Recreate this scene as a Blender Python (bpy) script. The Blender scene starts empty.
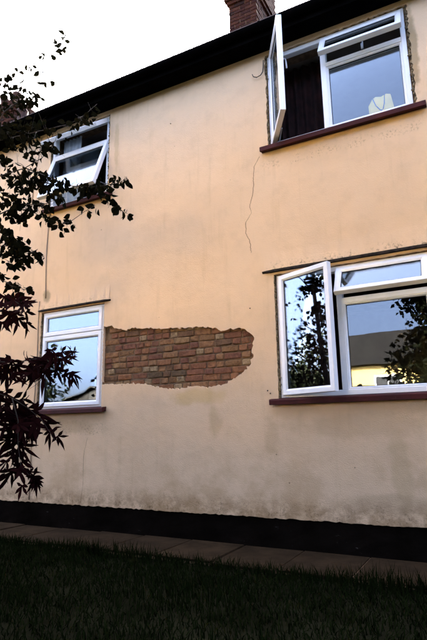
import bpy, bmesh, math, random
import numpy as np
from mathutils import Vector, Matrix, Euler
from mathutils.geometry import delaunay_2d_cdt, intersect_point_line

SC = bpy.context.scene
COL = SC.collection
rad = math.radians

# ------------------------------------------------------------------ camera
cam_data = bpy.data.cameras.new('camera')
cam = bpy.data.objects.new('camera', cam_data)
COL.objects.link(cam)
SC.camera = cam
cam_data.sensor_fit = 'VERTICAL'
cam_data.sensor_height = 36.0
cam_data.sensor_width = 24.0
cam_data.lens = 28.86
cam_data.clip_start = 0.05
cam_data.clip_end = 2000.0
CAM = Vector((0.0, -5.0, 1.1))
yaw, pitch, roll = rad(27.674), rad(12.397), rad(-0.876)
fwd = Vector((-math.sin(yaw) * math.cos(pitch), math.cos(yaw) * math.cos(pitch), math.sin(pitch)))
rgt = Vector((math.cos(yaw), math.sin(yaw), 0))
upv = rgt.cross(fwd)
r2 = rgt * math.cos(roll) + upv * math.sin(roll)
u2 = upv * math.cos(roll) - rgt * math.sin(roll)
cam.matrix_world = Matrix(((r2.x, u2.x, -fwd.x, CAM.x), (r2.y, u2.y, -fwd.y, CAM.y),
                           (r2.z, u2.z, -fwd.z, CAM.z), (0, 0, 0, 1)))

# ------------------------------------------------------------------ sky, sun, exposure
SUN_EL, SUN_AZ = rad(31), rad(-24)          # azimuth measured from +Y (behind the house), negative to the left
sun_dir = Vector((math.sin(SUN_AZ) * math.cos(SUN_EL), math.cos(SUN_AZ) * math.cos(SUN_EL), math.sin(SUN_EL)))
world = bpy.data.worlds.new('World')
SC.world = world
world.use_nodes = True
wn = world.node_tree
for n in list(wn.nodes): wn.nodes.remove(n)
sky = wn.nodes.new('ShaderNodeTexSky')
sky.sky_type = 'NISHITA'
sky.sun_disc = False
sky.sun_elevation = SUN_EL
sky.sun_rotation = SUN_AZ
sky.altitude = 50
sky.air_density = 0.33
sky.dust_density = 9.0
sky.ozone_density = 1.0
bg = wn.nodes.new('ShaderNodeBackground')
bg.inputs['Strength'].default_value = 0.13
wo = wn.nodes.new('ShaderNodeOutputWorld')
wn.links.new(sky.outputs[0], bg.inputs['Color'])
wn.links.new(bg.outputs[0], wo.inputs['Surface'])

sun_data = bpy.data.lights.new('sun', 'SUN')
sun_data.energy = 3.0
sun_data.angle = rad(0.53)
sun_data.color = (1.0, 0.93, 0.80)
sun = bpy.data.objects.new('sun', sun_data)
COL.objects.link(sun)
sun.rotation_euler = (-sun_dir).to_track_quat('-Z', 'Y').to_euler()

SC.view_settings.view_transform = 'Standard'
SC.view_settings.look = 'None'
SC.view_settings.gamma = 1.0
SC.view_settings.use_curve_mapping = False
SC.view_settings.exposure = 5.02
SC.render.engine = 'CYCLES'
SC.cycles.max_bounces = 8
SC.cycles.transparent_max_bounces = 24
SC.cycles.use_denoising = True

random.seed(7)
RNG = np.random.default_rng(7)

# ------------------------------------------------------------------ helpers
def link(o, parent=None):
    COL.objects.link(o)
    if parent is not None:
        o.parent = parent
    return o

def tag(o, label=None, cat=None, group=None, kind=None):
    if label: o['label'] = label
    if cat: o['category'] = cat
    if group: o['group'] = group
    if kind: o['kind'] = kind
    return o

def empty(name, loc=(0, 0, 0), parent=None):
    o = bpy.data.objects.new(name, None)
    o.location = loc
    o.empty_display_size = 0.1
    return link(o, parent)

class MB:
    """collects verts and faces of one mesh"""
    def __init__(s): s.v = []; s.f = []; s.smooth = False
    def add(s, vs, fs):
        b = len(s.v)
        s.v += [tuple(p) for p in vs]
        s.f += [tuple(i + b for i in f) for f in fs]
        return s
    def box(s, x0, x1, y0, y1, z0, z1):
        return s.add([(x0,y0,z0),(x1,y0,z0),(x1,y1,z0),(x0,y1,z0),(x0,y0,z1),(x1,y0,z1),(x1,y1,z1),(x0,y1,z1)],
                     [(0,3,2,1),(4,5,6,7),(0,1,5,4),(1,2,6,5),(2,3,7,6),(3,0,4,7)])
    def tube(s, pts, r0, r1=None, seg=6):
        r1 = r0 if r1 is None else r1
        pts = [Vector(p) for p in pts]; n = len(pts); b = []
        ref = Vector((0.31, 0.22, 0.93))
        vs = []
        for i, p in enumerate(pts):
            d = (pts[min(i+1, n-1)] - pts[max(i-1, 0)]).normalized()
            if abs(d.dot(ref)) > 0.95: ref = Vector((1, 0, 0))
            a = d.cross(ref).normalized(); c = d.cross(a)
            r = r0 + (r1 - r0) * i / max(1, n-1)
            for k in range(seg):
                t = 2 * math.pi * k / seg
                vs.append(p + (a * math.cos(t) + c * math.sin(t)) * r)
        fs = [(i*seg+k, i*seg+(k+1) % seg, (i+1)*seg+(k+1) % seg, (i+1)*seg+k) for i in range(n-1) for k in range(seg)]
        fs.append(tuple(range(seg-1, -1, -1))); fs.append(tuple((n-1)*seg+k for k in range(seg)))
        return s.add(vs, fs)
    def lathe(s, prof, c, seg=16):
        vs = [(c[0]+r*math.cos(2*math.pi*k/seg), c[1]+r*math.sin(2*math.pi*k/seg), c[2]+z) for r, z in prof for k in range(seg)]
        n = len(prof)
        fs = [(i*seg+k, i*seg+(k+1) % seg, (i+1)*seg+(k+1) % seg, (i+1)*seg+k) for i in range(n-1) for k in range(seg)]
        return s.add(vs, fs)
    def mesh(s, name, mat=None, bevel=0.0, smooth=False, segs=2):
        me = bpy.data.meshes.new(name)
        me.from_pydata(s.v, [], s.f)
        bm = bmesh.new(); bm.from_mesh(me)
        bmesh.ops.recalc_face_normals(bm, faces=bm.faces[:])
        if bevel:
            bmesh.ops.bevel(bm, geom=bm.edges[:], offset=bevel, segments=segs, affect='EDGES', profile=0.6)
        bm.to_mesh(me); bm.free()
        if smooth:
            for p in me.polygons: p.use_smooth = True
        if mat: me.materials.append(mat)
        return me
    def build(s, name, mat, parent=None, bevel=0.0, smooth=False, segs=2):
        return link(bpy.data.objects.new(name, s.mesh(name, mat, bevel, smooth, segs)), parent)

def sweep_rect(w, h, prof):
    """mitred frame: prof = closed list of (inset, depth y); origin bottom-left, plane XZ"""
    m = MB(); n = len(prof); vs = []
    for cx, cz in ((0, 0), (1, 0), (1, 1), (0, 1)):
        for i, y in prof:
            vs.append((i if cx == 0 else w - i, y, i if cz == 0 else h - i))
    fs = []
    for c in range(4):
        d = (c + 1) % 4
        for k in range(n):
            fs.append((c*n+k, c*n+(k+1) % n, d*n+(k+1) % n, d*n+k))
    return m.add(vs, fs)

# ------------------------------------------------------------------ materials
class Nodes:
    def __init__(s, name, rough=0.8, spec=0.3):
        s.m = bpy.data.materials.new(name); s.m.use_nodes = True
        s.t = s.m.node_tree; s.b = s.t.nodes['Principled BSDF']; s.out = s.t.nodes['Material Output']
        s.b.inputs['Roughness'].default_value = rough
        s.b.inputs['Specular IOR Level'].default_value = spec
        s.tc = s.t.nodes.new('ShaderNodeTexCoord')
    def n(s, typ, **kw):
        nd = s.t.nodes.new('ShaderNode' + typ)
        for k, v in kw.items():
            if k.startswith('i_'):
                key = k[2:]
                nd.inputs[int(key) if key.isdigit() else key.replace('_', ' ')].default_value = v
            else: setattr(nd, k, v)
        return nd
    def l(s, a, b): s.t.links.new(a, b)
    def coord(s, scale=(1, 1, 1), loc=(0, 0, 0)):
        mp = s.n('Mapping'); mp.inputs['Scale'].default_value = scale; mp.inputs['Location'].default_value = loc
        s.l(s.tc.outputs['Object'], mp.inputs[0]); return mp.outputs[0]
    def noise(s, scale, detail=4, rough=0.55, vec=None, sc=(1, 1, 1), loc=(0, 0, 0), dist=0.0):
        nd = s.n('TexNoise', i_Scale=scale, i_Detail=detail, i_Roughness=rough, i_Distortion=dist)
        s.l(vec if vec is not None else s.coord(sc, loc), nd.inputs['Vector']); return nd.outputs['Fac']
    def ramp(s, fac, a, b, lo=0.0, hi=1.0):
        r = s.n('MapRange', interpolation_type='SMOOTHSTEP'); r.clamp = True
        for i, v in enumerate((a, b, lo, hi)): r.inputs[1 + i].default_value = v
        s.l(fac, r.inputs[0]); return r.outputs[0]
    def math(s, op, a, b=None, c=None):
        nd = s.n('Math', operation=op)
        for i, v in enumerate((a, b, c)):
            if v is None: continue
            if isinstance(v, (int, float)): nd.inputs[i].default_value = v
            else: s.l(v, nd.inputs[i])
        return nd.outputs[0]
    def mix(s, fac, a, b, mode='MIX'):
        nd = s.n('Mix', data_type='RGBA', blend_type=mode)
        for k, v in ((0, fac), (6, a), (7, b)):
            if isinstance(v, (int, float)): nd.inputs[k].default_value = v
            elif isinstance(v, tuple): nd.inputs[k].default_value = (*v, 1)
            else: s.l(v, nd.inputs[k])
        return nd.outputs[2]
    def color(s, c):
        if isinstance(c, tuple): s.b.inputs['Base Color'].default_value = (*c, 1)
        else: s.l(c, s.b.inputs['Base Color'])
    def bump(s, h, strength=0.3, dist=0.01):
        nd = s.n('Bump', i_Strength=strength, i_Distance=dist)
        s.l(h, nd.inputs['Height']); s.l(nd.outputs[0], s.b.inputs['Normal'])

def plain(name, c, var=0.15, scale=8.0, rough=0.7, bump=0.0, spec=0.3, bscale=60):
    N = Nodes(name, rough, spec)
    f = N.noise(scale, 5)
    N.color(N.mix(N.ramp(f, 0.3, 0.7), tuple(x * (1 - var) for x in c), tuple(min(1, x * (1 + var)) for x in c)))
    if bump: N.bump(N.noise(bscale, 4), bump, 0.005)
    return N.m

def sep_xyz(N):
    s = N.n('SeparateXYZ'); N.l(N.tc.outputs['Object'], s.inputs[0]); return s.outputs

def render_material():
    """old cream masonry paint over sand-cement render, with cracks, damp and mould"""
    N = Nodes('cream_render', 0.95, 0.04)
    X, Y, Z = sep_xyz(N)
    big = N.noise(0.9, 4, 0.6)
    mid = N.noise(5, 5, 0.6, loc=(3, 1, 7))
    fine = N.noise(90, 3, 0.6)
    streak = N.noise(3.0, 4, 0.6, sc=(3.2, 1, 0.35), loc=(5, 0, 2))
    c = N.mix(N.ramp(big, 0.3, 0.7), WALL_A, WALL_B)
    c = N.mix(N.math('MULTIPLY', N.ramp(mid, 0.45, 0.75), 0.30), c, tuple(k * 0.78 for k in WALL_A))
    c = N.mix(N.math('MULTIPLY', N.ramp(streak, 0.52, 0.75), 0.15), c, (0.340, 0.230, 0.106))
    # grey dirt splashed up from the ground, stronger and patchy near the plinth
    low = N.ramp(Z, 0.30, 0.56, 1, 0)
    d = N.math('MULTIPLY', low, N.ramp(N.noise(7, 6, 0.7, sc=(1, 1, 1.3)), 0.33, 0.62))
    c = N.mix(N.math('MULTIPLY', d, 0.6), c, (0.190, 0.115, 0.048))
    low2 = N.math('MULTIPLY', N.ramp(Z, 0.35, 1.35, 1, 0), N.ramp(N.noise(2.2, 5, 0.65, loc=(9, 2, 1)), 0.42, 0.68))  # broader patchy brown tone, fading out up the wall
    c = N.mix(N.math('MULTIPLY', low2, 0.38), c, (0.330, 0.189, 0.069))
    # run-off below the sills and below the bare bricks
    def patch(cx, cz, rx, rz, col, amt, seed, sc=3.0):
        nonlocal c
        u = N.math('DIVIDE', N.math('SUBTRACT', X, cx), rx); v = N.math('DIVIDE', N.math('SUBTRACT', Z, cz), rz)
        r = N.math('SQRT', N.math('ADD', N.math('MULTIPLY', u, u), N.math('MULTIPLY', v, v)))
        r = N.math('ADD', r, N.math('MULTIPLY', N.math('SUBTRACT', N.noise(sc, 5, 0.65, loc=(seed, 0, seed)), 0.5), 1.5))
        c = N.mix(N.math('MULTIPLY', N.ramp(r, 0.45, 1.0, 1, 0), amt), c, col)
    patch(-2.85, 1.50, 0.42, 0.13, (0.550, 0.350, 0.106), 0.42, 2.0)
    patch(-2.62, 1.20, 0.10, 0.20, (0.340, 0.221, 0.092), 0.25, 4.0, 5)
    patch(-1.98, 1.05, 0.10, 0.28, (0.300, 0.193, 0.086), 0.22, 6.0, 5)
    patch(-1.1, 1.15, 0.9, 0.16, (0.330, 0.212, 0.099), 0.25, 8.0)
    patch(-0.75, 0.75, 0.12, 0.45, (0.300, 0.212, 0.079), 0.25, 8.5, 4)
    patch(-0.9, 0.45, 0.5, 0.12, (0.180, 0.129, 0.066), 0.25, 1.5, 5)
    patch(-4.75, 1.2, 0.6, 0.13, (0.270, 0.175, 0.079), 0.3, 3.5)
    patch(-5.22, 2.98, 0.10, 0.11, (0.330, 0.248, 0.139), 0.75, 5.0, 6)
    patch(-0.26, 4.95, 0.06, 0.6, (0.200, 0.138, 0.053), 0.6, 2.9, 6)
    patch(-4.07, 4.95, 0.05, 0.5, (0.400, 0.267, 0.119), 0.35, 2.4, 6)
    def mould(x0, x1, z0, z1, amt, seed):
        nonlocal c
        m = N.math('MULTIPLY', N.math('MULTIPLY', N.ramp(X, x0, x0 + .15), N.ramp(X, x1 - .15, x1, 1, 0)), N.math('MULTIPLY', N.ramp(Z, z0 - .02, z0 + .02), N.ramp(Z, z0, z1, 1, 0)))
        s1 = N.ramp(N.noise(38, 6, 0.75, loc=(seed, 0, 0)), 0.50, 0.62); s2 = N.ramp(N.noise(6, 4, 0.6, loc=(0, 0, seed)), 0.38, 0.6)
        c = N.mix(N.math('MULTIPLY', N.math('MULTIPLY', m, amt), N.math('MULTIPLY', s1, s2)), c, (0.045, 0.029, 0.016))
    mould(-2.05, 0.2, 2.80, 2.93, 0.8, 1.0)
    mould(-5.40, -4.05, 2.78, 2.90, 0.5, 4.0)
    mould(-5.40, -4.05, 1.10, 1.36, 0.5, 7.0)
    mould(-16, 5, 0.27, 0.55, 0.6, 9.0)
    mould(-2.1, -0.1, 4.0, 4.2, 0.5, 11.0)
    # specks: nail holes and flaked paint
    vor = N.n('TexVoronoi', i_Scale=5.5, i_Randomness=1.0); N.l(N.coord(), vor.inputs['Vector'])
    sp = N.math('MULTIPLY', N.ramp(vor.outputs['Distance'], 0.035, 0.06, 1, 0), N.ramp(N.noise(3.1, 2), 0.52, 0.6))
    c = N.mix(N.math('MULTIPLY', sp, 0.7), c, (0.100, 0.064, 0.033))
    crack_h = None
    def crack(pts, w, wob, amt):
        nonlocal c, crack_h
        wv = N.math('MULTIPLY', N.math('SUBTRACT', N.noise(9, 6, 0.7, sc=(0.05, 1, 1)), 0.5), wob)
        z0, z1 = pts[-1][1], pts[0][1]
        cv = N.n('FloatCurve')
        crv = cv.mapping.curves[0]
        xs = [(z - z0) / (z1 - z0) for _, z in pts][::-1]; xx = [p[0] for p in pts][::-1]
        lo, hi = min(xx) - 0.01, max(xx) + 0.01
        ys = [(x - lo) / (hi - lo) for x in xx]
        crv.points[0].location = (xs[0], ys[0]); crv.points[1].location = (xs[-1], ys[-1])
        for a, b in list(zip(xs, ys))[1:-1]: crv.points.new(a, b)
        for p in crv.points: p.handle_type = 'VECTOR'
        cv.mapping.update()
        N.l(N.ramp_lin(Z, z0, z1), cv.inputs['Value'])
        px = N.math('ADD', N.math('MULTIPLY', cv.outputs[0], hi - lo), lo)
        dx = N.math('ABSOLUTE', N.math('SUBTRACT', N.math('SUBTRACT', X, px), wv))
        ww = N.math('MULTIPLY', N.ramp(N.noise(6, 3, sc=(0.05, 1, 1), loc=(0, 0, w * 900)), 0.25, 0.7, 0.35, 1.3), w)
        k = N.math('LESS_THAN', dx, ww)
        k = N.math('MULTIPLY', k, N.math('MULTIPLY', N.math('GREATER_THAN', Z, z0), N.math('LESS_THAN', Z, z1)))
        c = N.mix(N.math('MULTIPLY', k, amt), c, (0.100, 0.060, 0.030))
        crack_h = k if crack_h is None else N.math('MAXIMUM', crack_h, k)
    crack([(-1.99, 4.19), (-2.07, 4.08), (-2.085, 3.78), (-2.13, 3.62), (-2.12, 3.53), (-2.19, 3.42), (-2.19, 3.29), (-2.16, 3.22), (-2.13, 3.05)], 0.0036, 0.06, 0.75)
    crack([(-4.40, 1.06), (-4.44, 0.90), (-4.45, 0.75), (-4.44, 0.52), (-4.47, 0.30)], 0.0030, 0.04, 0.6)
    N.color(c)
    h = N.math('ADD', N.math('MULTIPLY', fine, 0.35), N.math('ADD', N.math('MULTIPLY', mid, 0.9), N.math('MULTIPLY', big, 1.2)))
    h = N.math('SUBTRACT', h, N.math('MULTIPLY', crack_h, 1.2))
    N.bump(h, 0.42, 0.018)
    return N.m

def ramp_lin(self, fac, a, b):
    r = self.n('MapRange'); r.clamp = True
    for i, v in enumerate((a, b, 0.0, 1.0)): r.inputs[1 + i].default_value = v
    self.l(fac, r.inputs[0]); return r.outputs[0]
Nodes.ramp_lin = ramp_lin

WALL_A, WALL_B = (0.69, 0.480, 0.292), (0.74, 0.520, 0.322)

def brick_material(name, stops, mortar=(0.23, 0.15, 0.09), smear=0.35, dark=1.0):
    N = Nodes(name, 0.93, 0.12)
    oi = N.n('ObjectInfo')
    cr = N.n('ValToRGB'); cr.color_ramp.interpolation = 'CONSTANT'
    els = cr.color_ramp.elements
    els[0].position = 0; els[0].color = (*stops[0][1], 1)
    els[1].position = stops[1][0]; els[1].color = (*stops[1][1], 1)
    for p, col in stops[2:]:
        e = els.new(p); e.color = (*col, 1)
    N.l(oi.outputs['Random'], cr.inputs[0])
    vadd = N.n('VectorMath', operation='ADD'); N.l(N.tc.outputs['Object'], vadd.inputs[0]); N.l(oi.outputs['Location'], vadd.inputs[1])
    v = vadd.outputs[0]
    n1 = N.noise(22, 5, 0.65, vec=v); n2 = N.noise(11, 5, 0.7, vec=v); n3 = N.noise(55, 4, 0.6, vec=v)
    c = N.mix(N.ramp(n1, 0.35, 0.7), cr.outputs[0], N.mix(1.0, cr.outputs[0], (0.55, 0.5, 0.5), 'MULTIPLY'))
    c = N.mix(N.math('MULTIPLY', N.ramp(n2, 0.54, 0.68), smear), c, mortar)
    c = N.mix(N.math('MULTIPLY', N.ramp(n3, 0.58, 0.72), 0.55), c, (0.05, 0.03, 0.025))
    N.color(c)
    N.bump(N.math('ADD', n1, N.math('MULTIPLY', n3, 0.7)), 0.75, 0.012)
    return N.m

def glass_material():
    N = Nodes('window_glass', 0.02)
    fr = N.n('Fresnel', i_IOR=1.52)
    f = N.math('MINIMUM', N.math('MULTIPLY', fr.outputs[0], GLASS_K), 0.9)
    tr = N.n('BsdfTransparent'); tr.inputs[0].default_value = (0.94, 0.96, 0.95, 1)
    gl = N.n('BsdfGlossy', i_Roughness=0.0); gl.inputs[0].default_value = (0.86, 0.93, 1.0, 1)
    b = N.n('Bump', i_Strength=0.03, i_Distance=0.02)
    N.l(N.noise(2.2, 2, 0.4), b.inputs['Height']); N.l(b.outputs[0], gl.inputs['Normal'])
    mx = N.n('MixShader'); N.l(f, mx.inputs[0]); N.l(tr.outputs[0], mx.inputs[1]); N.l(gl.outputs[0], mx.inputs[2])
    N.l(mx.outputs[0], N.out.inputs['Surface'])
    return N.m
GLASS_K = 1.1

def upvc_material():
    N = Nodes('white_upvc', 0.32, 0.5)
    d = N.ramp(N.noise(6, 5, 0.7), 0.5, 0.8)
    N.color(N.mix(N.math('MULTIPLY', d, 0.35), (0.80, 0.80, 0.80), (0.52, 0.50, 0.45)))
    N.bump(N.noise(14, 2), 0.03, 0.004)
    return N.m

def sill_material():
    N = Nodes('red_sill_paint', 0.7, 0.2)
    f = N.noise(14, 6, 0.7, sc=(1, 1, 1)); g = N.noise(5, 5, 0.6, loc=(2, 2, 2))
    c = N.mix(N.ramp(g, 0.35, 0.65), (0.040, 0.006, 0.005), (0.062, 0.010, 0.008))
    c = N.mix(N.math('MULTIPLY', N.ramp(f, 0.58, 0.72), 0.35), c, (0.08, 0.05, 0.035))
    N.color(c); N.bump(f, 0.3, 0.006)
    return N.m

def leaf_material(name, a, b, rough=0.55, trans=0.25, spec=0.06):
    N = Nodes(name, rough, spec)
    oi = N.n('ObjectInfo')
    f = N.math('FRACT', N.math('ADD', oi.outputs['Random'], N.noise(3.5, 2)))
    c = N.mix(f, a, b)
    N.color(c)
    tl = N.n('BsdfTranslucent'); N.l(c, tl.inputs[0])
    mx = N.n('MixShader'); mx.inputs[0].default_value = trans
    N.l(N.b.outputs[0], mx.inputs[1]); N.l(tl.outputs[0], mx.inputs[2]); N.l(mx.outputs[0], N.out.inputs['Surface'])
    return N.m

def plinth_material():
    N = Nodes('bitumen_paint', 0.95, 0.0)
    f = N.noise(9, 6, 0.75, sc=(0.7, 1, 2.2)); g = N.noise(2.0, 4)
    c = N.mix(N.ramp(g, 0.35, 0.65), (0.0035, 0.0027, 0.002), (0.006, 0.0045, 0.0035))
    k = N.math('MULTIPLY', N.ramp(f, 0.63, 0.70), N.ramp(g, 0.54, 0.68))
    c = N.mix(N.math('MULTIPLY', k, 0.8), c, (0.22, 0.19, 0.16))
    N.color(c); N.bump(N.noise(30, 5, 0.7), 0.5, 0.012)
    return N.m

def slab_material():
    N = Nodes('paving_concrete', 0.95, 0.03)
    oi = N.n('ObjectInfo')
    va = N.n('VectorMath', operation='ADD'); N.l(N.tc.outputs['Object'], va.inputs[0]); N.l(oi.outputs['Location'], va.inputs[1])
    f = N.noise(3.5, 6, 0.65, vec=va.outputs[0]); g = N.noise(40, 5, 0.7, vec=va.outputs[0])
    c = N.mix(N.ramp(f, 0.3, 0.7), (0.018, 0.0115, 0.006), (0.038, 0.024, 0.0125))
    c = N.mix(N.math('MULTIPLY', N.ramp(g, 0.5, 0.75), 0.5), c, (0.012, 0.008, 0.005))
    c = N.mix(N.math('MULTIPLY', oi.outputs['Random'], 0.3), c, (0.018, 0.012, 0.007))
    N.color(c); N.bump(g, 0.4, 0.006)
    return N.m

M = dict(
    render=render_material(), upvc=upvc_material(), glass=glass_material(), sill=sill_material(), plinth=plinth_material(), slab=slab_material(),
    mortar=plain('old_mortar', (0.14, 0.085, 0.045), 0.35, 14, 0.95, 0.6),
    black=plain('black_eaves_paint', (0.0022, 0.0019, 0.0018), 0.3, 6, 0.9, 0.1, 0.0),
    gasket=plain('black_gasket', (0.015, 0.015, 0.016), 0.2, 20, 0.6),
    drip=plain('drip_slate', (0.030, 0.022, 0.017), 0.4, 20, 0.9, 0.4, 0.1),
    sealant=plain('grubby_sealant', (0.17, 0.12, 0.06), 0.5, 22, 0.9, 0.5),
    steel=plain('dull_steel', (0.35, 0.35, 0.36), 0.2, 20, 0.4),
    wire=plain('rusty_wire', (0.05, 0.035, 0.028), 0.3, 30, 0.7),
    cable=plain('grey_cable', (0.30, 0.21, 0.13), 0.2, 10, 0.6),
    plaster=plain('room_plaster', (0.22, 0.18, 0.15), 0.1, 3, 0.9),
    roomfloor=plain('room_carpet', (0.08, 0.06, 0.05), 0.2, 9, 0.95),
    rooftile=plain('brown_roof_tile', (0.10, 0.065, 0.05), 0.35, 2.5, 0.9, 0.4),
    clay=plain('clay_pot', (0.022, 0.010, 0.008), 0.3, 8, 0.85, 0.3),
    lead=plain('lead_flashing', (0.10, 0.10, 0.11), 0.2, 6, 0.6),
    soil=plain('lawn_soil', (0.009, 0.009, 0.005), 0.4, 3.0, 0.98, 0.6, 0.0, 20),
    bark=plain('dark_bark', (0.035, 0.026, 0.020), 0.4, 30, 0.95, 0.7),
    yellow=plain('yellow_house_render', (0.62, 0.45, 0.17), 0.08, 2, 0.9),
    slate=plain('dark_slate_roof', (0.0055, 0.0040, 0.0026), 0.3, 3, 0.75, 0.3),
    fencewood=plain('weathered_fence', (0.014, 0.010, 0.007), 0.3, 6, 0.9, 0.3),
    curtain=plain('maroon_curtain', (0.016, 0.004, 0.0035), 0.5, 9, 0.95),
    net=plain('grey_net_curtain', (0.42, 0.45, 0.47), 0.15, 9, 0.95),
    paper=plain('cream_paper', (0.90, 0.78, 0.27), 0.05, 10, 0.8),
    bluecord=plain('blue_cord', (0.03, 0.09, 0.28), 0.1, 10, 0.7),
    brownwood=plain('brown_door_wood', (0.10, 0.045, 0.020), 0.3, 6, 0.5),
    plumleaf=leaf_material('plum_leaf', (0.003, 0.0042, 0.0020), (0.008, 0.0068, 0.0034), 0.8, 0.15, 0.0),
    mapleleaf=leaf_material('maple_leaf', (0.006, 0.0018, 0.0022), (0.014, 0.0034, 0.0036), 0.8, 0.15, 0.01),
    treeleaf=leaf_material('tree_leaf', (0.007, 0.009, 0.0035), (0.018, 0.021, 0.007)),
    grass=leaf_material('grass_blade', (0.0045, 0.0080, 0.0022), (0.012, 0.0135, 0.004), 0.9, 0.1, 0.0),
    brick=brick_material('stock_brick', [(0, (0.247, 0.114, 0.053)), (0.16, (0.206, 0.091, 0.048)), (0.33, (0.262, 0.136, 0.062)), (0.46, (0.184, 0.081, 0.048)), (0.58, (0.225, 0.121, 0.053)),
                         (0.70, (0.153, 0.086, 0.045)), (0.78, (0.271, 0.164, 0.075)), (0.90, (0.217, 0.096, 0.053)), (0.965, (0.130, 0.084, 0.045))], smear=0.5, mortar=(0.222, 0.125, 0.063)),
    palebrick=brick_material('pale_brick', [(0, (0.34, 0.235, 0.125)), (0.5, (0.27, 0.185, 0.10))], smear=0.4, mortar=(0.2, 0.13, 0.07)),
    chimbrick=brick_material('chimney_brick', [(0, (0.030, 0.0095, 0.006)), (0.4, (0.022, 0.0065, 0.005)), (0.7, (0.036, 0.013, 0.008)), (0.9, (0.014, 0.006, 0.005))], smear=0.10),
    chimmortar=plain('pale_mortar', (0.085, 0.060, 0.037), 0.2, 20, 0.95, 0.4),
)

# ------------------------------------------------------------------ ground
def in_poly(x, z, poly):
    c = False; j = len(poly) - 1
    for i in range(len(poly)):
        xi, zi = poly[i]; xj, zj = poly[j]
        if (zi > z) != (zj > z) and x < (xj - xi) * (z - zi) / (zj - zi) + xi: c = not c
        j = i
    return c

def sheet(outer, holes, y0, y1):
    """wall sheet in XZ with holes, front face at y0, back at y1"""
    pts = []; edges = []
    for loop in [outer] + holes:
        b = len(pts); n = len(loop)
        pts += [Vector(p) for p in loop]
        edges += [(b + i, b + (i + 1) % n) for i in range(n)]
    V, E, F, *_ = delaunay_2d_cdt(pts, edges, [], 0, 1e-6)
    m = MB(); n = len(V)
    fs = []
    for f in F:
        cx = sum(V[i].x for i in f) / len(f); cz = sum(V[i].y for i in f) / len(f)
        if in_poly(cx, cz, outer) and not any(in_poly(cx, cz, h) for h in holes): fs.append(tuple(f))
    cnt = {}
    for f in fs:
        for i in range(len(f)):
            a, b = f[i], f[(i + 1) % len(f)]
            cnt.setdefault((min(a, b), max(a, b)), []).append((a, b))
    side = [v[0] for v in cnt.values() if len(v) == 1]
    vs = [(p.x, y0, p.y) for p in V] + [(p.x, y1, p.y) for p in V]
    al = list(fs) + [tuple(i + n for i in reversed(f)) for f in fs] + [(b, a, a + n, b + n) for a, b in side]
    return m.add(vs, al)

def jag(loop, step, amp, seed, skip=None):
    r = random.Random(seed); out = []
    n = len(loop)
    for i in range(n):
        a, b = Vector(loop[i]), Vector(loop[(i + 1) % n])
        L = (b - a).length; k = max(1, int(L / step))
        nor = Vector((-(b - a).y, (b - a).x)).normalized() if L else Vector((0, 0))
        for q in range(k):
            p = a.lerp(b, q / k)
            out.append(tuple(p + nor * r.uniform(-amp, amp)))
    return out

ground = MB()
ground.add([(-600, -600, -0.03), (600, -600, -0.03), (600, 600, -0.03), (-600, 600, -0.03)], [(0, 1, 2, 3)])
tag(ground.build('ground', M['soil']), kind='structure')

path = MB().box(-17, 6, -0.76, 0.0, -0.12, -0.012).build('path', M['mortar'])
tag(path, kind='structure')
rs = random.Random(5)
slab_meshes = []
for k in range(4):
    m = MB().box(-0.297, 0.297, -0.37, 0.37, -0.05, 0.0)
    m.v = [(x + rs.uniform(-.004, .004), y + rs.uniform(-.006, .006), z) for x, y, z in m.v]
    slab_meshes.append(m.mesh('slab', M['slab'], bevel=0.006))
x = -16.6
while x < 5.5:
    o = link(bpy.data.objects.new('slab', rs.choice(slab_meshes)), path)
    o.location = (x + 0.02, -0.388, rs.uniform(-.004, .010))
    o.rotation_euler = (rad(rs.uniform(-.5, .5)), rad(rs.uniform(-.4, .4)), rad(rs.uniform(-.5, .5)))
    x += 0.608

# ------------------------------------------------------------------ the house
house = empty('house', (0, 0, 0))
tag(house, 'cream rendered two-storey house with black eaves and a bare brick patch', 'house')

XL0, XL1, XR0, XR1 = -5.275, -4.22, -1.86, -0.32
ZL0, ZL1, ZU0, ZU1 = 1.44, 2.74, 4.28, 5.46
EAVE = 5.535

PATCH = [(-4.114, 2.436), (-4.012, 2.403), (-3.88, 2.357), (-3.751, 2.365), (-3.656, 2.36), (-3.562, 2.334), (-3.452, 2.343), (-3.379, 2.314), (-3.259, 2.317), (-3.142, 2.309), (-3.015, 2.295), (-2.913, 2.294), (-2.747, 2.276), (-2.639, 2.254), (-2.56, 2.226), (-2.508, 2.202), (-2.429, 2.222), (-2.352, 2.218), (-2.276, 2.205), (-2.216, 2.185), (-2.168, 2.138), (-2.14, 2.089), (-2.142, 2.025), (-2.163, 1.972), (-2.156, 1.912), (-2.178, 1.824), (-2.229, 1.769), (-2.265, 1.73), (-2.366, 1.678), (-2.443, 1.637), (-2.546, 1.607), (-2.624, 1.593), (-2.756, 1.595), (-2.863, 1.615), (-2.945, 1.61), (-3.056, 1.597), (-3.198, 1.595), (-3.342, 1.627), (-3.491, 1.659), (-3.612, 1.676), (-3.736, 1.693), (-3.989, 1.697)]
g = 0.022
def rect(x0, x1, z0, z1): return [(x0, z0), (x1, z0), (x1, z1), (x0, z1)]
holeUL = jag(rect(XL0 - g, XL1 + g, ZU0 - .03, ZU1 + .012), 0.035, 0.006, 1)
holeUR = jag(rect(XR0 - g, XR1 + g * 1.7, ZU0 - .03, ZU1 + .012), 0.030, 0.011, 2)
holeLR = jag(rect(XR0 - g, XR1 + g, ZL0 - .03, ZL1 + .012), 0.035, 0.005, 3)
wl = [(XL1 + g, 1.70)] + PATCH[::-1] + [(XL1 + g, 2.44)]
holeLL = jag([(XL0 - g, ZL0 - .03), (XL1 + g, ZL0 - .03)], 0.035, 0.005, 4)[:-1]
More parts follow.
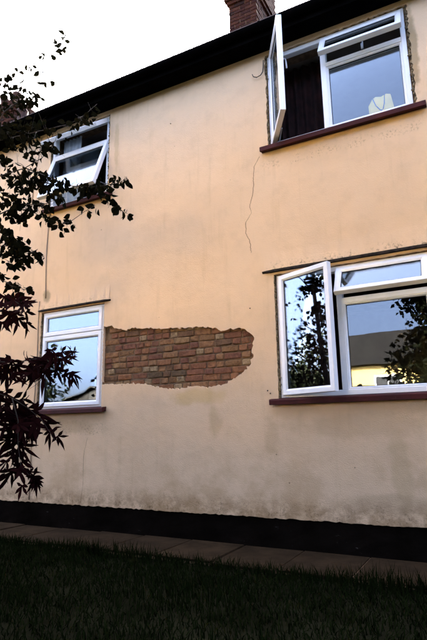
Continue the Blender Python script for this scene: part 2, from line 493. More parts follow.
holeLL = [(XL0 - g, ZL0 - .03), (XL1 + g, ZL0 - .03)] + [(x + .012 * math.sin(z * 61 + x * 47), z + .010 * math.sin(x * 53 + 1.3) * math.sin(x * 19)) if x > -4.15 else (x, z) for x, z in jag(wl, 0.017, 0.009, 5)[:-1]] + [(XL1 + g, ZL1 + .012), (XL0 - g, ZL1 + .012)]
holeLL += jag([(XL0 - g, ZL1 + .012), (XL0 - g, ZL0 - .03)], 0.035, 0.006, 6)[1:30]
bottom = [(-16 + i * 0.035, 0.272 + random.uniform(-.006, .006)) for i in range(int(21 / 0.035))]
outer = bottom + [(5.0, 0.272), (5.0, EAVE), (-16.0, EAVE)]
wall = sheet(outer, [holeLL, holeUL, holeUR, holeLR], 0.0, 0.034).build('wall', M['render'], house)
core = sheet([(-16, 0), (5, 0), (5, EAVE), (-16, EAVE)],
             [rect(XL0, XL1, ZL0, ZL1), rect(XL0, XL1, ZU0, ZU1), rect(XR0, XR1, ZL0, ZL1), rect(XR0, XR1, ZU0, ZU1)], 0.0365, 0.28)
core.build('inner_wall', M['mortar'], house)
pl = MB()
n = 150
xs = [-16 + 21 * i / n for i in range(n + 1)]
zs = [-0.1, 0.0, 0.06, 0.13, 0.2, 0.29]
vs = [(x, 0.012 + random.uniform(-.004, .003), z) for x in xs for z in zs]
q = len(zs)
pl.add(vs, [(i * q + j, (i + 1) * q + j, (i + 1) * q + j + 1, i * q + j + 1) for i in range(n) for j in range(q - 1)])
pl.box(-16, 5, 0.0235, 0.0350, -0.1, 0.268)
pl.build('plinth', M['plinth'], house)

# bare bricks
rb = random.Random(11)
def brick_mesh(L, Hh, D, r, bev=0.006):
    m = MB()
    nx = 4
    m.box(-L / 2, L / 2, 0, D, -Hh / 2, Hh / 2)
    me = bpy.data.meshes.new('brick'); bm = bmesh.new()
    vs = [bm.verts.new(p) for p in m.v]
    for f in m.f: bm.faces.new([vs[i] for i in f])
    bmesh.ops.bevel(bm, geom=[e for e in bm.edges if (e.verts[0].co.y < D / 2 or e.verts[1].co.y < D / 2)], offset=bev, segments=1, affect='EDGES')
    for v in bm.verts:
        v.co.x += r.uniform(-.0045, .0045); v.co.z += r.uniform(-.004, .004)
        if v.co.y < D / 2: v.co.y += r.uniform(-.003, .003)
    bmesh.ops.recalc_face_normals(bm, faces=bm.faces[:])
    bm.to_mesh(me); bm.free()
    return me
stretch = [brick_mesh(0.214, 0.066, 0.05, rb, .009) for _ in range(7)]
header = [brick_mesh(0.103, 0.066, 0.05, rb, .009) for _ in range(5)]
for L in (stretch, header):
    for me in L: me.materials.append(M['brick'])
pale = [brick_mesh(0.103, 0.066, 0.05, rb, .009) for _ in range(3)]
for me in pale: me.materials.append(M['palebrick'])
hole_in = wl
z = 1.545
row = 0
while z < 2.47:
    x = XL1 + 0.004 - rb.uniform(0, 0.10)
    while x < -2.08:
        hd = rb.random() < 0.58
        w = (0.103 if hd else 0.214) * rb.uniform(0.90, 1.06)
        cx = x + w / 2
        zz = z + 0.006 * math.sin(x * 2.1 + row) + rb.uniform(-.003, .003)
        if x >= XL1 - 0.001 and any(in_poly(cx + a * w / 2, zz + b * 0.035, hole_in) for a in (-1.1, 0, 1.1) for b in (-1.2, 0, 1.2)):
            o = link(bpy.data.objects.new('brick', rb.choice((pale if rb.random() < .16 else header) if hd else stretch)), wall)
            o.location = (cx, 0.0245 + rb.uniform(-.004, .007), zz)
            o.scale.x = w / (0.103 if hd else 0.214)
            o.rotation_euler = (rad(rb.uniform(-2, 2)), rad(rb.uniform(-1.2, 1.2)), rad(rb.uniform(-1.5, 1.5)))
        x += w + rb.uniform(0.008, 0.013)
    z += 0.0755
    row += 1

# eaves, gutter, roof
MB().box(-16.2, 5.2, -0.22, 0.24, EAVE + .003, EAVE + .021).build('soffit', M['black'], house)
MB().box(-16.2, 5.2, -0.244, -0.2205, EAVE - .012, 5.70).build('fascia', M['black'], house)
gu = MB(); prof = []
for k in range(11):
    a = math.pi + math.pi * k / 10
    prof.append((-0.302 + 0.056 * math.cos(a), 5.640 + 0.056 * math.sin(a)))
for k in range(10, -1, -1):
    a = math.pi + math.pi * k / 10
    prof.append((-0.302 + 0.052 * math.cos(a), 5.640 + 0.052 * math.sin(a)))
nP = len(prof)
gu.add([(x, y, z) for x in (-16.2, 5.2) for y, z in prof], [(k, (k + 1) % nP, nP + (k + 1) % nP, nP + k) for k in range(nP)])
gu.build('gutter', M['black'], house)
br_me = MB()
for k in range(8):
    a0 = math.pi + math.pi * k / 8; a1 = math.pi + math.pi * (k + 1) / 8
    p = [(-0.302 + r * math.cos(a), 5.640 + r * math.sin(a)) for a in (a0, a1) for r in (0.058, 0.064)]
    br_me.add([(x, *p[i]) for x in (-.012, .012) for i in (0, 1, 3, 2)], [(0, 1, 2, 3), (7, 6, 5, 4), (0, 4, 5, 1), (1, 5, 6, 2), (2, 6, 7, 3), (3, 7, 4, 0)])
br_me = br_me.mesh('gutter_bracket', M['black'])
for k in range(23):
    o = link(bpy.data.objects.new('gutter_bracket', br_me), house); o.location.x = -15.6 + k * 0.92
PITCH = math.tan(rad(38)); RY, RZ = 3.9, 5.705 + (3.9 + 0.27) * math.tan(rad(38))
rf = MB()
nc = 42
for s in (0, 1):
    for i in range(nc):
        a0, a1 = i / nc, (i + 1.08) / nc
        pts = []
        for a, dz in ((a0, 0.022), (a0, 0.0), (a1, 0.0)):
            y = -0.27 + (RY + 0.27) * a; zz = 5.715 + (RY + 0.27) * a * PITCH + dz
            pts.append((2 * RY - y if s else y, zz))
        rf.add([(x, *p) for x in (-16.3, 5.3) for p in pts], [(0, 1, 4, 3), (0, 3, 5, 2), (1, 2, 5, 4)])
roof = rf.build('roof', M['rooftile'], house)
MB().tube([(-16.3, RY, RZ + 0.02), (5.3, RY, RZ + 0.02)], 0.11, seg=10).build('ridge', M['rooftile'], house)
for xx, nm in ((-16, 'party_wall'), (5 - .25, 'party_wall')):
    MB().add([(xx, .28, 0), (xx, 7.6, 0), (xx, 7.6, 5.53), (xx, RY, RZ - .1), (xx, .28, 5.6), (xx + .25, .28, 0), (xx + .25, 7.6, 0), (xx + .25, 7.6, 5.53), (xx + .25, RY, RZ - .1), (xx + .25, .28, 5.6)],
             [(0, 1, 2, 3, 4), (9, 8, 7, 6, 5), (0, 5, 6, 1), (1, 6, 7, 2), (2, 7, 8, 3), (3, 8, 9, 4), (4, 9, 5, 0)]).build(nm, M['plaster'], house)
MB().box(-16, 5, 7.35, 7.6, 0, 5.6).build('back_wall', M['plaster'], house)
MB().box(-15.7, 4.7, 3.4, 3.5, 0.05, 5.6).build('partition', M['plaster'], house)
MB().box(-3.3, -3.2, .281, 3.399, 0.05, 5.6).build('partition', M['plaster'], house)
MB().box(-15.7, 4.7, .282, 7.3, 2.95, 3.15).build('upper_floor', M['roomfloor'], house)
MB().box(-15.7, 4.7, .282, 7.3, 0.0, 0.12).build('ground_floor', M['roomfloor'], house)
MB().box(-15.7, 4.7, .282, 7.3, 5.561, 5.6).build('room_ceiling', M['plaster'], house)

# chimneys
def chimney(x0, y0, w, d, z0, z1, corbel_z):
    ch = MB().box(x0 + .012, x0 + w - .012, y0 + .012, y0 + d - .012, z0, z1)
    for k in range(2):
        zz = corbel_z + k * .075; e = .035 * (k + 1)
        ch.box(x0 - e + .012, x0 + w + e - .012, y0 - e + .012, y0 + d + e - .012, zz, z1 - .004 * k)
    ch = ch.build('chimney', M['chimmortar'], house)
    st = [brick_mesh(0.215, 0.064, 0.1, rb, .004) for _ in range(4)]; hd = [brick_mesh(0.1025, 0.064, 0.1, rb, .004) for _ in range(3)]
    for L in (st, hd):
        for me in L: me.materials.append(M['chimbrick'])
    z = z0 + .0375; row = 0
    while z < z1:
        e = 0.0 if z < corbel_z else (.035 if z < corbel_z + .075 else .07)
        for face, length in ((0, w + 2 * e), (1, d + 2 * e)):
            p = 0.0 if face == 0 else 0.11
            first = True
            while p < length - .06:
                half = (row % 2 == 0) == (face == 0) and first
                L = min(.1025 if half else .215, length - p)
                first = False
                o = link(bpy.data.objects.new('brick', rb.choice(st if L > .15 else hd)), ch)
                o.scale.x = L / (.215 if L > .15 else .1025)
                if face == 0: o.location = (x0 - e + p + L / 2, y0 - e + rb.uniform(-.003, .003), z)
                else:
                    o.location = (x0 + w + e + rb.uniform(-.003, .003), y0 - e + p + L / 2, z); o.rotation_euler.z = rad(90)
                p += L + .01
        z += .075; row += 1
    return ch
c1 = chimney(-3.50, 2.5, 0.565, 0.80, 8.05, 9.72, 9.04)
MB().lathe([(.10, 0), (.11, .04), (.095, .08), (.085, .34), (.10, .36), (.10, .40), (.075, .40)], (-3.22, 2.9, 9.72)).build('chimney_pot', M['clay'], c1, smooth=True)
c2 = chimney(-10.25, 2.5, 1.0, 0.6, 7.6, 9.02, 8.76)
for k in range(2):
    MB().lathe([(.11, 0), (.12, .04), (.10, .08), (.09, .40), (.11, .42), (.11, .46), (.08, .46)], (-10.0 + k * .45, 2.8, 9.02)).build('chimney_pot', M['clay'], c2, smooth=True)
MB().lathe([(.13, 0), (.14, .05), (.115, .1), (.11, .36), (.13, .40), (.13, .44), (.09, .44)], (-8.95, 2.5, 8.18)).build('vent_pot', M['clay'], house, smooth=True)

# ------------------------------------------------------------------ windows
FR = [(0, .024), (.044, .024), (.050, .031), (.050, .095), (0, .095)]
SA = [(0, .004), (.005, 0), (.043, 0), (.060, .014), (.060, .045), (.052, .056), (0, .056)]
BEAD = [(0, .0), (.012, .0), (.024, .012), (.024, .05), (0, .05)]
def bars(m, x0, x1, z0, z1, y0=.025, y1=.094): return m.box(x0, x1, y0, y1, z0, z1)

def light(win, x0, x1, z0, z1, hinge=None, ang=0.0, kind='sash', ypos=.006):
    """one glazed light: mitred sash, gasket and pane, all turned about the hinge"""
    w, h = x1 - x0, z1 - z0
    prof = SA if kind == 'sash' else BEAD
    ins = prof[3][0]
    loc = Vector((x0, ypos, z0)); off = Vector((0, 0, 0)); rot = (0, 0, 0)
    if hinge == 'left': rot = (0, 0, -rad(ang))
    if hinge == 'top': off = Vector((0, 0, -h)); loc.z = z1; rot = (-rad(ang), 0, 0)
    obs = []
    sh = sweep_rect(w, h, prof)
    obs.append(sh.build('sash' if kind == 'sash' else 'glazing_bead', M['upvc'], win, bevel=0.0))
    gk = sweep_rect(w - 2 * ins + .004, h - 2 * ins + .004, [(0, .019), (.007, .017), (.007, .03), (0, .03)])
    gk.v = [(a + ins - .002, b, c + ins - .002) for a, b, c in gk.v]
    obs.append(gk.build('gasket', M['gasket'], win))
    pn = MB().box(ins - .004, w - ins + .004, .0215, .0265, ins - .004, h - ins + .004)
    obs.append(pn.build('pane', M['glass'], win))
    for o in obs:
        for v in o.data.vertices: v.co += off
        o.location = loc; o.rotation_euler = rot
    return obs

def sill_and_hood(win, x0, x1, z0, zt, hood, lx=.10, rx=.10):
    sm = MB()
    sm.add([(x, y, z) for x in (x0 - lx, x1 + rx) for y, z in ((.024, z0 - .004), (-.070, z0 - .018), (-.078, z0 - .030), (-.076, z0 - .072), (-.055, z0 - .074), (-.054, z0 - .060), (.024, z0 - .060))],
           [(0, 1, 8, 7), (1, 2, 9, 8), (2, 3, 10, 9), (3, 4, 11, 10), (4, 5, 12, 11), (5, 6, 13, 12), (6, 0, 7, 13), (6, 5, 4, 3, 2, 1, 0), (7, 8, 9, 10, 11, 12, 13)])
    sm.build('window_sill', M['sill'], win)
    MB().box(x0 + .002, x1 - .002, .10, .36, z0 - .02, z0 + .012).build('inner_sill', M['upvc'], win)

def hood(x0, x1, z, proj, dark):
    h = MB(); n = 40
    prof = lambda k: [(0.002, z + .24), (-proj * .40, z + .10), (-proj, z + .012), (-proj, z), (0.002, z)]
    rr = random.Random(int(x0 * 100))
    vs = []
    for i in range(n + 1):
        x = x0 + (x1 - x0) * i / n; e = rr.uniform(-.004, .004)
        vs += [(x, y - (e if j in (1, 2, 3) else 0), zz + (e * .6 if j in (2, 3) else 0)) for j, (y, zz) in enumerate(prof(i))]
    h.add(vs, [(i * 5 + j, (i + 1) * 5 + j, (i + 1) * 5 + (j + 1) % 5, i * 5 + (j + 1) % 5) for i in range(n) for j in range(5)] + [(0, 1, 2, 3, 4), tuple(n * 5 + j for j in (4, 3, 2, 1, 0))])
    h.build('drip_hood', M['render'], house)
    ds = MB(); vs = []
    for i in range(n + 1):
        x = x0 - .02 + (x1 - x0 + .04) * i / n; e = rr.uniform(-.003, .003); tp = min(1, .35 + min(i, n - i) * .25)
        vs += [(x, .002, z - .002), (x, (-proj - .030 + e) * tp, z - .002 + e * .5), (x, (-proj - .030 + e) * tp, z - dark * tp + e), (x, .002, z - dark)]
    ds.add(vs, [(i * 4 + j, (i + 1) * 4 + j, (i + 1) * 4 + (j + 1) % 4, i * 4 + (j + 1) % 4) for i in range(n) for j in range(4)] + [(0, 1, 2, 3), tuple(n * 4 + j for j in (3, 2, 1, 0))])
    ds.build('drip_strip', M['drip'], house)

def handle(win, p, rotz, flip=1):
    m = MB().box(-.012, .012, -.01, .0, -.035, .035); m.tube([(0, 0, 0), (0, .03, 0), (0, .036, -.03 * flip), (0, .04, -.11 * flip)], .009, .008, 8)
    o = m.build('handle', M['steel'], win, bevel=0)
    o.location = p; o.rotation_euler.z = rotz

def stay(win, a, b):
    m = MB(); m.tube([a, b], .006, .006, 5); m.build('window_stay', M['steel'], win)

def frame(x0, x1, z0, z1, extra):
    m = sweep_rect(x1 - x0, z1 - z0, FR)
    m.v = [(a + x0, b, c + z0) for a, b, c in m.v]
    for e in extra: bars(m, *e)
    return m.build('window', M['upvc'], house)

# lower window beside the bricks (shut)
w = frame(XL0, XL1, ZL0, ZL1, [(XL0 + .05, XL1 - .05, 2.375, 2.425)])
w['label'] = 'closed white window with a fanlight beside the bare bricks'
light(w, XL0 + .022, XL1 - .022, ZL0 + .022, 2.392); light(w, XL0 + .022, XL1 - .022, 2.408, ZL1 - .022)
sill_and_hood(w, XL0, XL1, ZL0, ZL1, None, .03, .10)
hood(-5.34, -4.115, 2.785, .010, .022)
# upper window behind the leaves (both lights hung open)
w = frame(XL0, XL1, ZU0, ZU1, [(XL0 + .05, XL1 - .05, 5.065, 5.115)])
w['label'] = 'white window with its top-hung sash and fanlight propped open'
light(w, XL0 + .022, XL1 - .022, ZU0 + .022, 5.082, 'top', 20); light(w, XL0 + .022, XL1 - .022, 5.098, ZU1 - .022, 'top', 50)
sill_and_hood(w, XL0, XL1, ZU0, ZU1, None, .06, .10)
stay(w, (XL1 - .06, .05, 4.45), (XL1 - .06, -.24, 4.40)); stay(w, (XL0 + .06, .05, 4.45), (XL0 + .06, -.24, 4.40))
# upper window with casement thrown open
MU = -1.2
w = frame(XR0, XR1, ZU0, ZU1, [(MU - .03, MU + .03, ZU0 + .05, ZU1 - .05), (MU + .03, XR1 - .05, 5.075, 5.125)])
w['label'] = 'white window with its casement swung wide open'
s = light(w, XR0 + .022, MU + .012, ZU0 + .022, ZU1 - .022, 'left', 61)
a = rad(-61); hx = .60
handle(w, (XR0 + .022 + math.cos(a) * hx - math.sin(a) * .056, .006 + math.sin(a) * hx + math.cos(a) * .056, 4.93), a)
stay(w, (XR0 + .10, .05, ZU0 + .06), (XR0 + .22, -.20, ZU0 + .05))
light(w, MU + .030, XR1 - .050, ZU0 + .050, 5.075, None, 0, 'bead', .034)
light(w, MU - .010, XR1 - .022, 5.108, ZU1 - .022, 'top', 30)
handle(w, ((MU + XR1) / 2, .0, 5.15), rad(0), -1)
sill_and_hood(w, XR0, XR1, ZU0, ZU1, None, .10, .12)
# lower window with casement ajar
w = frame(XR0, XR1, ZL0, ZL1, [(MU - .03, MU + .03, ZL0 + .05, ZL1 - .05), (MU + .03, XR1 - .05, 2.355, 2.405)])
w['label'] = 'white window with a half-open casement reflecting leaves'
light(w, XR0 + .022, MU + .012, ZL0 + .022, ZL1 - .010, 'left', 22)
light(w, MU + .030, XR1 - .050, ZL0 + .050, 2.355, None, 0, 'bead', .034)
light(w, MU - .010, XR1 - .022, 2.388, ZL1 - .016, 'top', 30)
sill_and_hood(w, XR0, XR1, ZL0, ZL1, None, .10, .12)
hood(-1.99, -0.19, 2.805, .012, .026)
stay(w, (XR0 + .35, .05, ZL0 + .055), (XR0 + .42, -.13, ZL0 + .05))

# lumps of old foam and mortar in the gap beside the frames
def foam(xc, z0, z1, seed, wd):
    r = random.Random(seed); m = MB(); z = z0
    while z < z1:
        s = r.uniform(.018, .045); c = (xc + r.uniform(-wd, wd), r.uniform(.004, .016), z)
        pts = []
        for (ax, ay, az) in ((1,0,0),(-1,0,0),(0,1,0),(0,-1,0),(0,0,1),(0,0,-1)):
            k = s * r.uniform(.5, 1.0); pts.append((c[0] + ax * k * .6, c[1] + ay * k * .35, c[2] + az * k))
        m.add(pts, [(0,2,4),(2,1,4),(1,3,4),(3,0,4),(2,0,5),(1,2,5),(3,1,5),(0,3,5)])
        z += s * r.uniform(.4, .9)
    m.build('sealant', M['sealant'], house, smooth=True)
foam(XR1 + .026, ZU0 + .02, ZU1, 1, .010); foam(XR0 - .014, ZU0, ZU1, 2, .005)
foam(XR0 - .014, ZL0, ZL1, 3, .004); foam(XL0 - .014, ZL0, ZL1, 4, .004); foam(XL1 + .013, ZU0, ZU1, 5, .004); foam(XL0 - .014, ZU0, ZU1, 6, .004)

# fixings on the wall
MB().tube([(-1.90, .004, 5.43), (-1.90, -.012, 5.32), (-1.905, -.02, 5.26), (-1.93, -.03, 5.215), (-1.98, -.035, 5.20), (-2.02, -.035, 5.225), (-2.035, -.03, 5.265)], .0065, .005, 6).build('wire_hook', M['wire'], house, smooth=True)
cb = [(-5.245 + .02 * math.sin(z * 3), -.006, z) for z in np.linspace(4.20, 2.95, 14)]
MB().tube(cb, .007, seg=6).build('cable', M['cable'], house, smooth=True)
cb = [(-5.335 + .010 * math.sin(z * 4), -.006, z) for z in np.linspace(2.92, 0.30, 20)]
MB().tube(cb, .007, seg=6).build('cable', M['cable'], house, smooth=True)
MB().tube([(-5.50, -.006, 5.5), (-5.54, -.006, 5.2), (-5.60, -.006, 4.9), (-5.62, -.006, 4.4)], .006, seg=6).build('cable', M['cable'], house, smooth=True)
for px, pz in ((-2.17, 2.42), (-3.2, 5.0), (-2.0, 1.52), (-1.97, 1.49)):
    MB().tube([(px, .002, pz), (px, -.012, pz - .004)], .007, .005, 6).build('nail', M['wire'], house)

# ------------------------------------------------------------------ things behind the glass
def curtain(name, mat, x0, x1, z0, z1, y, folds, amp, label):
    m = MB(); nx, nz = folds * 8, 8
    vs = []
    for i in range(nx + 1):
        t = i / nx
        for j in range(nz + 1):
            zz = z0 + (z1 - z0) * j / nz
            vs.append((x0 + (x1 - x0) * t, y + amp * math.sin(t * folds * 2 * math.pi + .4 * math.sin(j * .9)) * (1.1 - .5 * j / nz), zz))
    fs = [(i * (nz + 1) + j, (i + 1) * (nz + 1) + j, (i + 1) * (nz + 1) + j + 1, i * (nz + 1) + j + 1) for i in range(nx) for j in range(nz)]
    b = len(vs); vs2 = [(x, yy + .004, zz) for x, yy, zz in vs]
    m.add(vs + vs2, fs + [tuple(k + b for k in reversed(f)) for f in fs])
    tag(m.build(name, mat, None, smooth=True), label, 'curtain')
curtain('curtain', M['curtain'], -1.84, -1.28, 3.2, 5.5, .42, 5, .04, 'dark maroon curtain hanging inside the wide-open casement of the upper window')
curtain('curtain', M['curtain'], -1.84, -1.45, 0.4, 2.85, .40, 4, .035, 'dark curtain edge inside the half-open casement window downstairs')
curtain('net_curtain', M['net'], -5.20, -4.86, 4.30, 5.42, .16, 5, .018, 'pale grey net curtain gathered inside the upper window behind leaves')

bag = empty('paper_bag', (-.635, .118, 4.292))
tag(bag, 'cream paper bag with blue cord handles standing behind upper window glass', 'bag')
ol = [(-.125, 0), (.12, 0), (.125, .10), (.105, .245), (.06, .262), (.01, .245), (-.05, .262), (-.085, .24), (-.128, .17)]
k = len(ol)
m = MB(); rr = random.Random(3)
m.add([(x, -.045, z) for x, z in ol] + [(x * .97, .05, z * .98) for x, z in ol], [tuple(range(k)), tuple(range(2 * k - 1, k - 1, -1))] + [(i, (i + 1) % k, k + (i + 1) % k, k + i) for i in range(k)])
m.build('bag_body', M['paper'], bag, bevel=.006)
MB().tube([(-.075, -.051, .235), (-.05, -.053, .15), (-.01, -.054, .085), (.005, -.054, .08), (.02, -.054, .09), (.035, -.053, .15), (.045, -.051, .25)], .0045, seg=6).build('handle', M['bluecord'], bag, smooth=True)

# ------------------------------------------------------------------ garden trees in front of the wall
PLUM_BRANCHES = [
    ([(-4.466, -1.7, 4.111), (-4.292, -1.65, 4.544), (-4.113, -1.6, 4.648), (-3.984, -1.55, 4.794), (-3.916, -1.5, 4.977), (-3.862, -1.45, 5.182), (-3.773, -1.4, 5.35), (-3.728, -1.35, 5.54)], 0.01),
    ([(-4.042, -1.5, 4.848), (-4.257, -1.5, 5.003), (-4.463, -1.5, 5.132)], 0.004),
    ([(-4.43, -1.75, 4.075), (-4.309, -1.658, 4.206), (-4.113, -1.567, 4.244), (-3.844, -1.475, 4.283), (-3.58, -1.383, 4.323), (-3.447, -1.292, 4.452), (-3.381, -1.2, 4.607)], 0.01),
    ([(-4.338, -1.8, 3.569), (-4.177, -1.725, 3.718), (-3.905, -1.65, 3.771), (-3.753, -1.575, 3.878), (-3.701, -1.5, 4.039)], 0.01),
    ([(-3.963, -1.6, 3.811), (-3.729, -1.53, 3.691), (-3.462, -1.46, 3.544), (-3.159, -1.39, 3.488), (-2.967, -1.32, 3.514), (-2.912, -1.25, 3.575)], 0.007),
    ([(-3.194, -1.35, 3.515), (-3.104, -1.3, 3.395), (-3.04, -1.25, 3.294), (-2.954, -1.2, 3.241)], 0.004),
    ([(-4.301, -1.8, 3.018), (-4.131, -1.725, 3.288), (-3.939, -1.65, 3.372), (-3.671, -1.575, 3.351), (-3.523, -1.5, 3.422)], 0.01),
    ([(-3.998, -1.6, 3.406), (-3.776, -1.533, 3.262), (-3.632, -1.467, 3.17), (-3.497, -1.4, 3.187)], 0.005),
    ([(-3.497, -1.4, 3.187), (-3.364, -1.35, 3.285), (-3.281, -1.3, 3.35)], 0.003),
    ([(-4.261, -1.8, 2.697), (-4.063, -1.75, 2.925), (-3.868, -1.7, 2.905), (-3.727, -1.65, 2.833), (-3.616, -1.6, 2.778)], 0.008),
    ([(-4.224, -1.8, 2.387), (-4.076, -1.733, 2.604), (-3.951, -1.667, 2.521), (-3.775, -1.6, 2.461)], 0.006),
]
PLUM_CLUSTERS = [
    (-3.595,-1.494,5.357,2,0.035),
    (-3.507,-1.699,5.089,1,0.011),
    (-3.871,-1.28,5.534,2,0.037),
    (-3.797,-1.345,5.361,3,0.036),
    (-3.632,-1.742,4.905,2,0.022),
    (-3.612,-1.64,4.958,2,0.033),
    (-3.947,-1.626,4.964,2,0.023),
    (-3.684,-1.722,4.761,2,0.022),
    (-3.854,-1.55,4.846,2,0.022),
    (-3.963,-1.736,4.822,2,0.022),
    (-4.269,-1.653,4.956,3,0.047),
    (-4.079,-1.615,4.786,2,0.023),
    (-3.89,-1.641,4.653,5,0.044),
    (-4.073,-1.594,4.638,8,0.056),
    (-4.345,-1.549,4.837,6,0.059),
    (-4.545,-1.483,5.094,4,0.061),
    (-3.815,-1.685,4.492,3,0.032),
    (-4.265,-1.575,4.654,5,0.057),
    (-4.428,-1.561,4.693,5,0.058),
    (-4.199,-1.682,4.302,9,0.077),
    (-3.878,-1.77,4.151,8,0.072),
    (-4.025,-1.478,4.374,7,0.077),
    (-3.625,-1.68,4.166,4,0.061),
    (-4.095,-1.676,4.097,8,0.074),
    (-4.12,-1.502,4.209,5,0.066),
    (-3.865,-1.594,4.106,3,0.042),
    (-3.494,-1.629,4.065,2,0.040),
    (-3.673,-1.288,4.383,3,0.043),
    (-3.282,-1.511,4.233,4,0.050),
    (-3.366,-1.308,4.487,3,0.042),
    (-3.473,-1.408,4.309,2,0.031),
    (-4.144,-1.743,3.882,6,0.063),
    (-4.153,-1.572,3.934,2,0.053),
    (-4.03,-1.491,4.058,3,0.043),
    (-3.669,-1.708,3.865,3,0.040),
    (-3.859,-1.581,3.871,3,0.041),
    (-3.551,-1.681,3.899,3,0.039),
    (-3.621,-1.547,3.967,4,0.040),
    (-4.082,-1.553,3.75,8,0.063),
    (-3.766,-1.704,3.664,7,0.059),
    (-3.796,-1.521,3.713,9,0.061),
    (-3.862,-1.573,3.628,8,0.061),
    (-3.699,-1.565,3.579,9,0.069),
    (-3.64,-1.524,3.517,8,0.059),
    (-3.417,-1.641,3.494,7,0.056),
    (-4.218,-1.542,3.791,5,0.064),
    (-4.064,-1.506,3.629,6,0.062),
    (-3.433,-1.489,3.524,4,0.038),
    (-3.51,-1.265,3.597,4,0.050),
    (-3.277,-1.402,3.513,5,0.048),
    (-3.196,-1.376,3.493,5,0.038),
    (-3.01,-1.476,3.444,4,0.027),
    (-3.025,-1.31,3.544,3,0.028),
    (-2.829,-1.432,3.449,3,0.027),
    (-2.906,-1.259,3.58,2,0.019),
    (-2.99,-1.437,3.352,3,0.027),
    (-3.034,-1.351,3.315,4,0.028),
    (-2.895,-1.4,3.201,3,0.027),
    (-2.848,-1.336,3.164,3,0.018),
    (-4.097,-1.711,3.493,7,0.061),
    (-3.935,-1.716,3.366,8,0.069),
    (-3.943,-1.546,3.404,6,0.060),
    (-3.804,-1.544,3.405,4,0.049),
    (-4.167,-1.6,3.344,7,0.072),
    (-4.08,-1.494,3.333,7,0.061),
    (-3.656,-1.708,3.21,4,0.047),
    (-3.692,-1.515,3.348,4,0.039),
    (-3.327,-1.719,3.272,4,0.036),
    (-3.688,-1.481,3.198,3,0.029),
    (-3.445,-1.583,3.067,4,0.028),
    (-3.57,-1.338,3.215,4,0.029),
    (-3.449,-1.229,3.362,2,0.029),
    (-3.308,-1.284,3.363,2,0.019),
    (-3.719,-1.533,3.228,2,0.029),
    (-4.018,-1.754,3.083,6,0.049),
    (-4.036,-1.659,3.013,9,0.059),
    (-3.791,-1.745,2.906,10,0.056),
    (-3.904,-1.712,2.856,6,0.047),
    (-3.73,-1.706,2.796,6,0.037),
    (-3.852,-1.512,2.91,2,0.019),
    (-3.514,-1.732,2.719,4,0.027),
    (-3.874,-1.681,2.748,5,0.038),
    (-4.149,-1.622,2.855,5,0.049),
    (-4.139,-1.515,2.821,3,0.030),
    (-4.317,-1.48,2.73,4,0.031),
    (-4.111,-1.558,2.593,4,0.039),
    (-3.765,-1.706,2.444,4,0.036),
    (-3.77,-1.607,2.479,2,0.018),
    (-4.038,-1.558,2.437,4,0.038),
]
MAPLE_BRANCHES = [
    ([(-3.654, -2.3, 1.946), (-3.486, -2.25, 2.221), (-3.332, -2.2, 2.194), (-3.245, -2.15, 2.127), (-3.223, -2.1, 2.034)], 0.006),
    ([(-3.596, -2.3, 1.497), (-3.414, -2.24, 1.673), (-3.213, -2.18, 1.664), (-3.02, -2.12, 1.688), (-2.874, -2.06, 1.73), (-2.786, -2.0, 1.73)], 0.007),
    ([(-2.989, -2.15, 1.681), (-2.899, -2.1, 1.618), (-2.831, -2.05, 1.557)], 0.004),
    ([(-3.495, -2.35, 1.223), (-3.314, -2.3, 1.429), (-3.172, -2.25, 1.38), (-3.051, -2.2, 1.302), (-2.952, -2.15, 1.212), (-2.861, -2.1, 1.065)], 0.007),
    ([(-3.114, -2.3, 1.374), (-3.064, -2.275, 1.213), (-3.075, -2.25, 1.034), (-3.059, -2.225, 0.884), (-2.967, -2.2, 0.801)], 0.005),
]
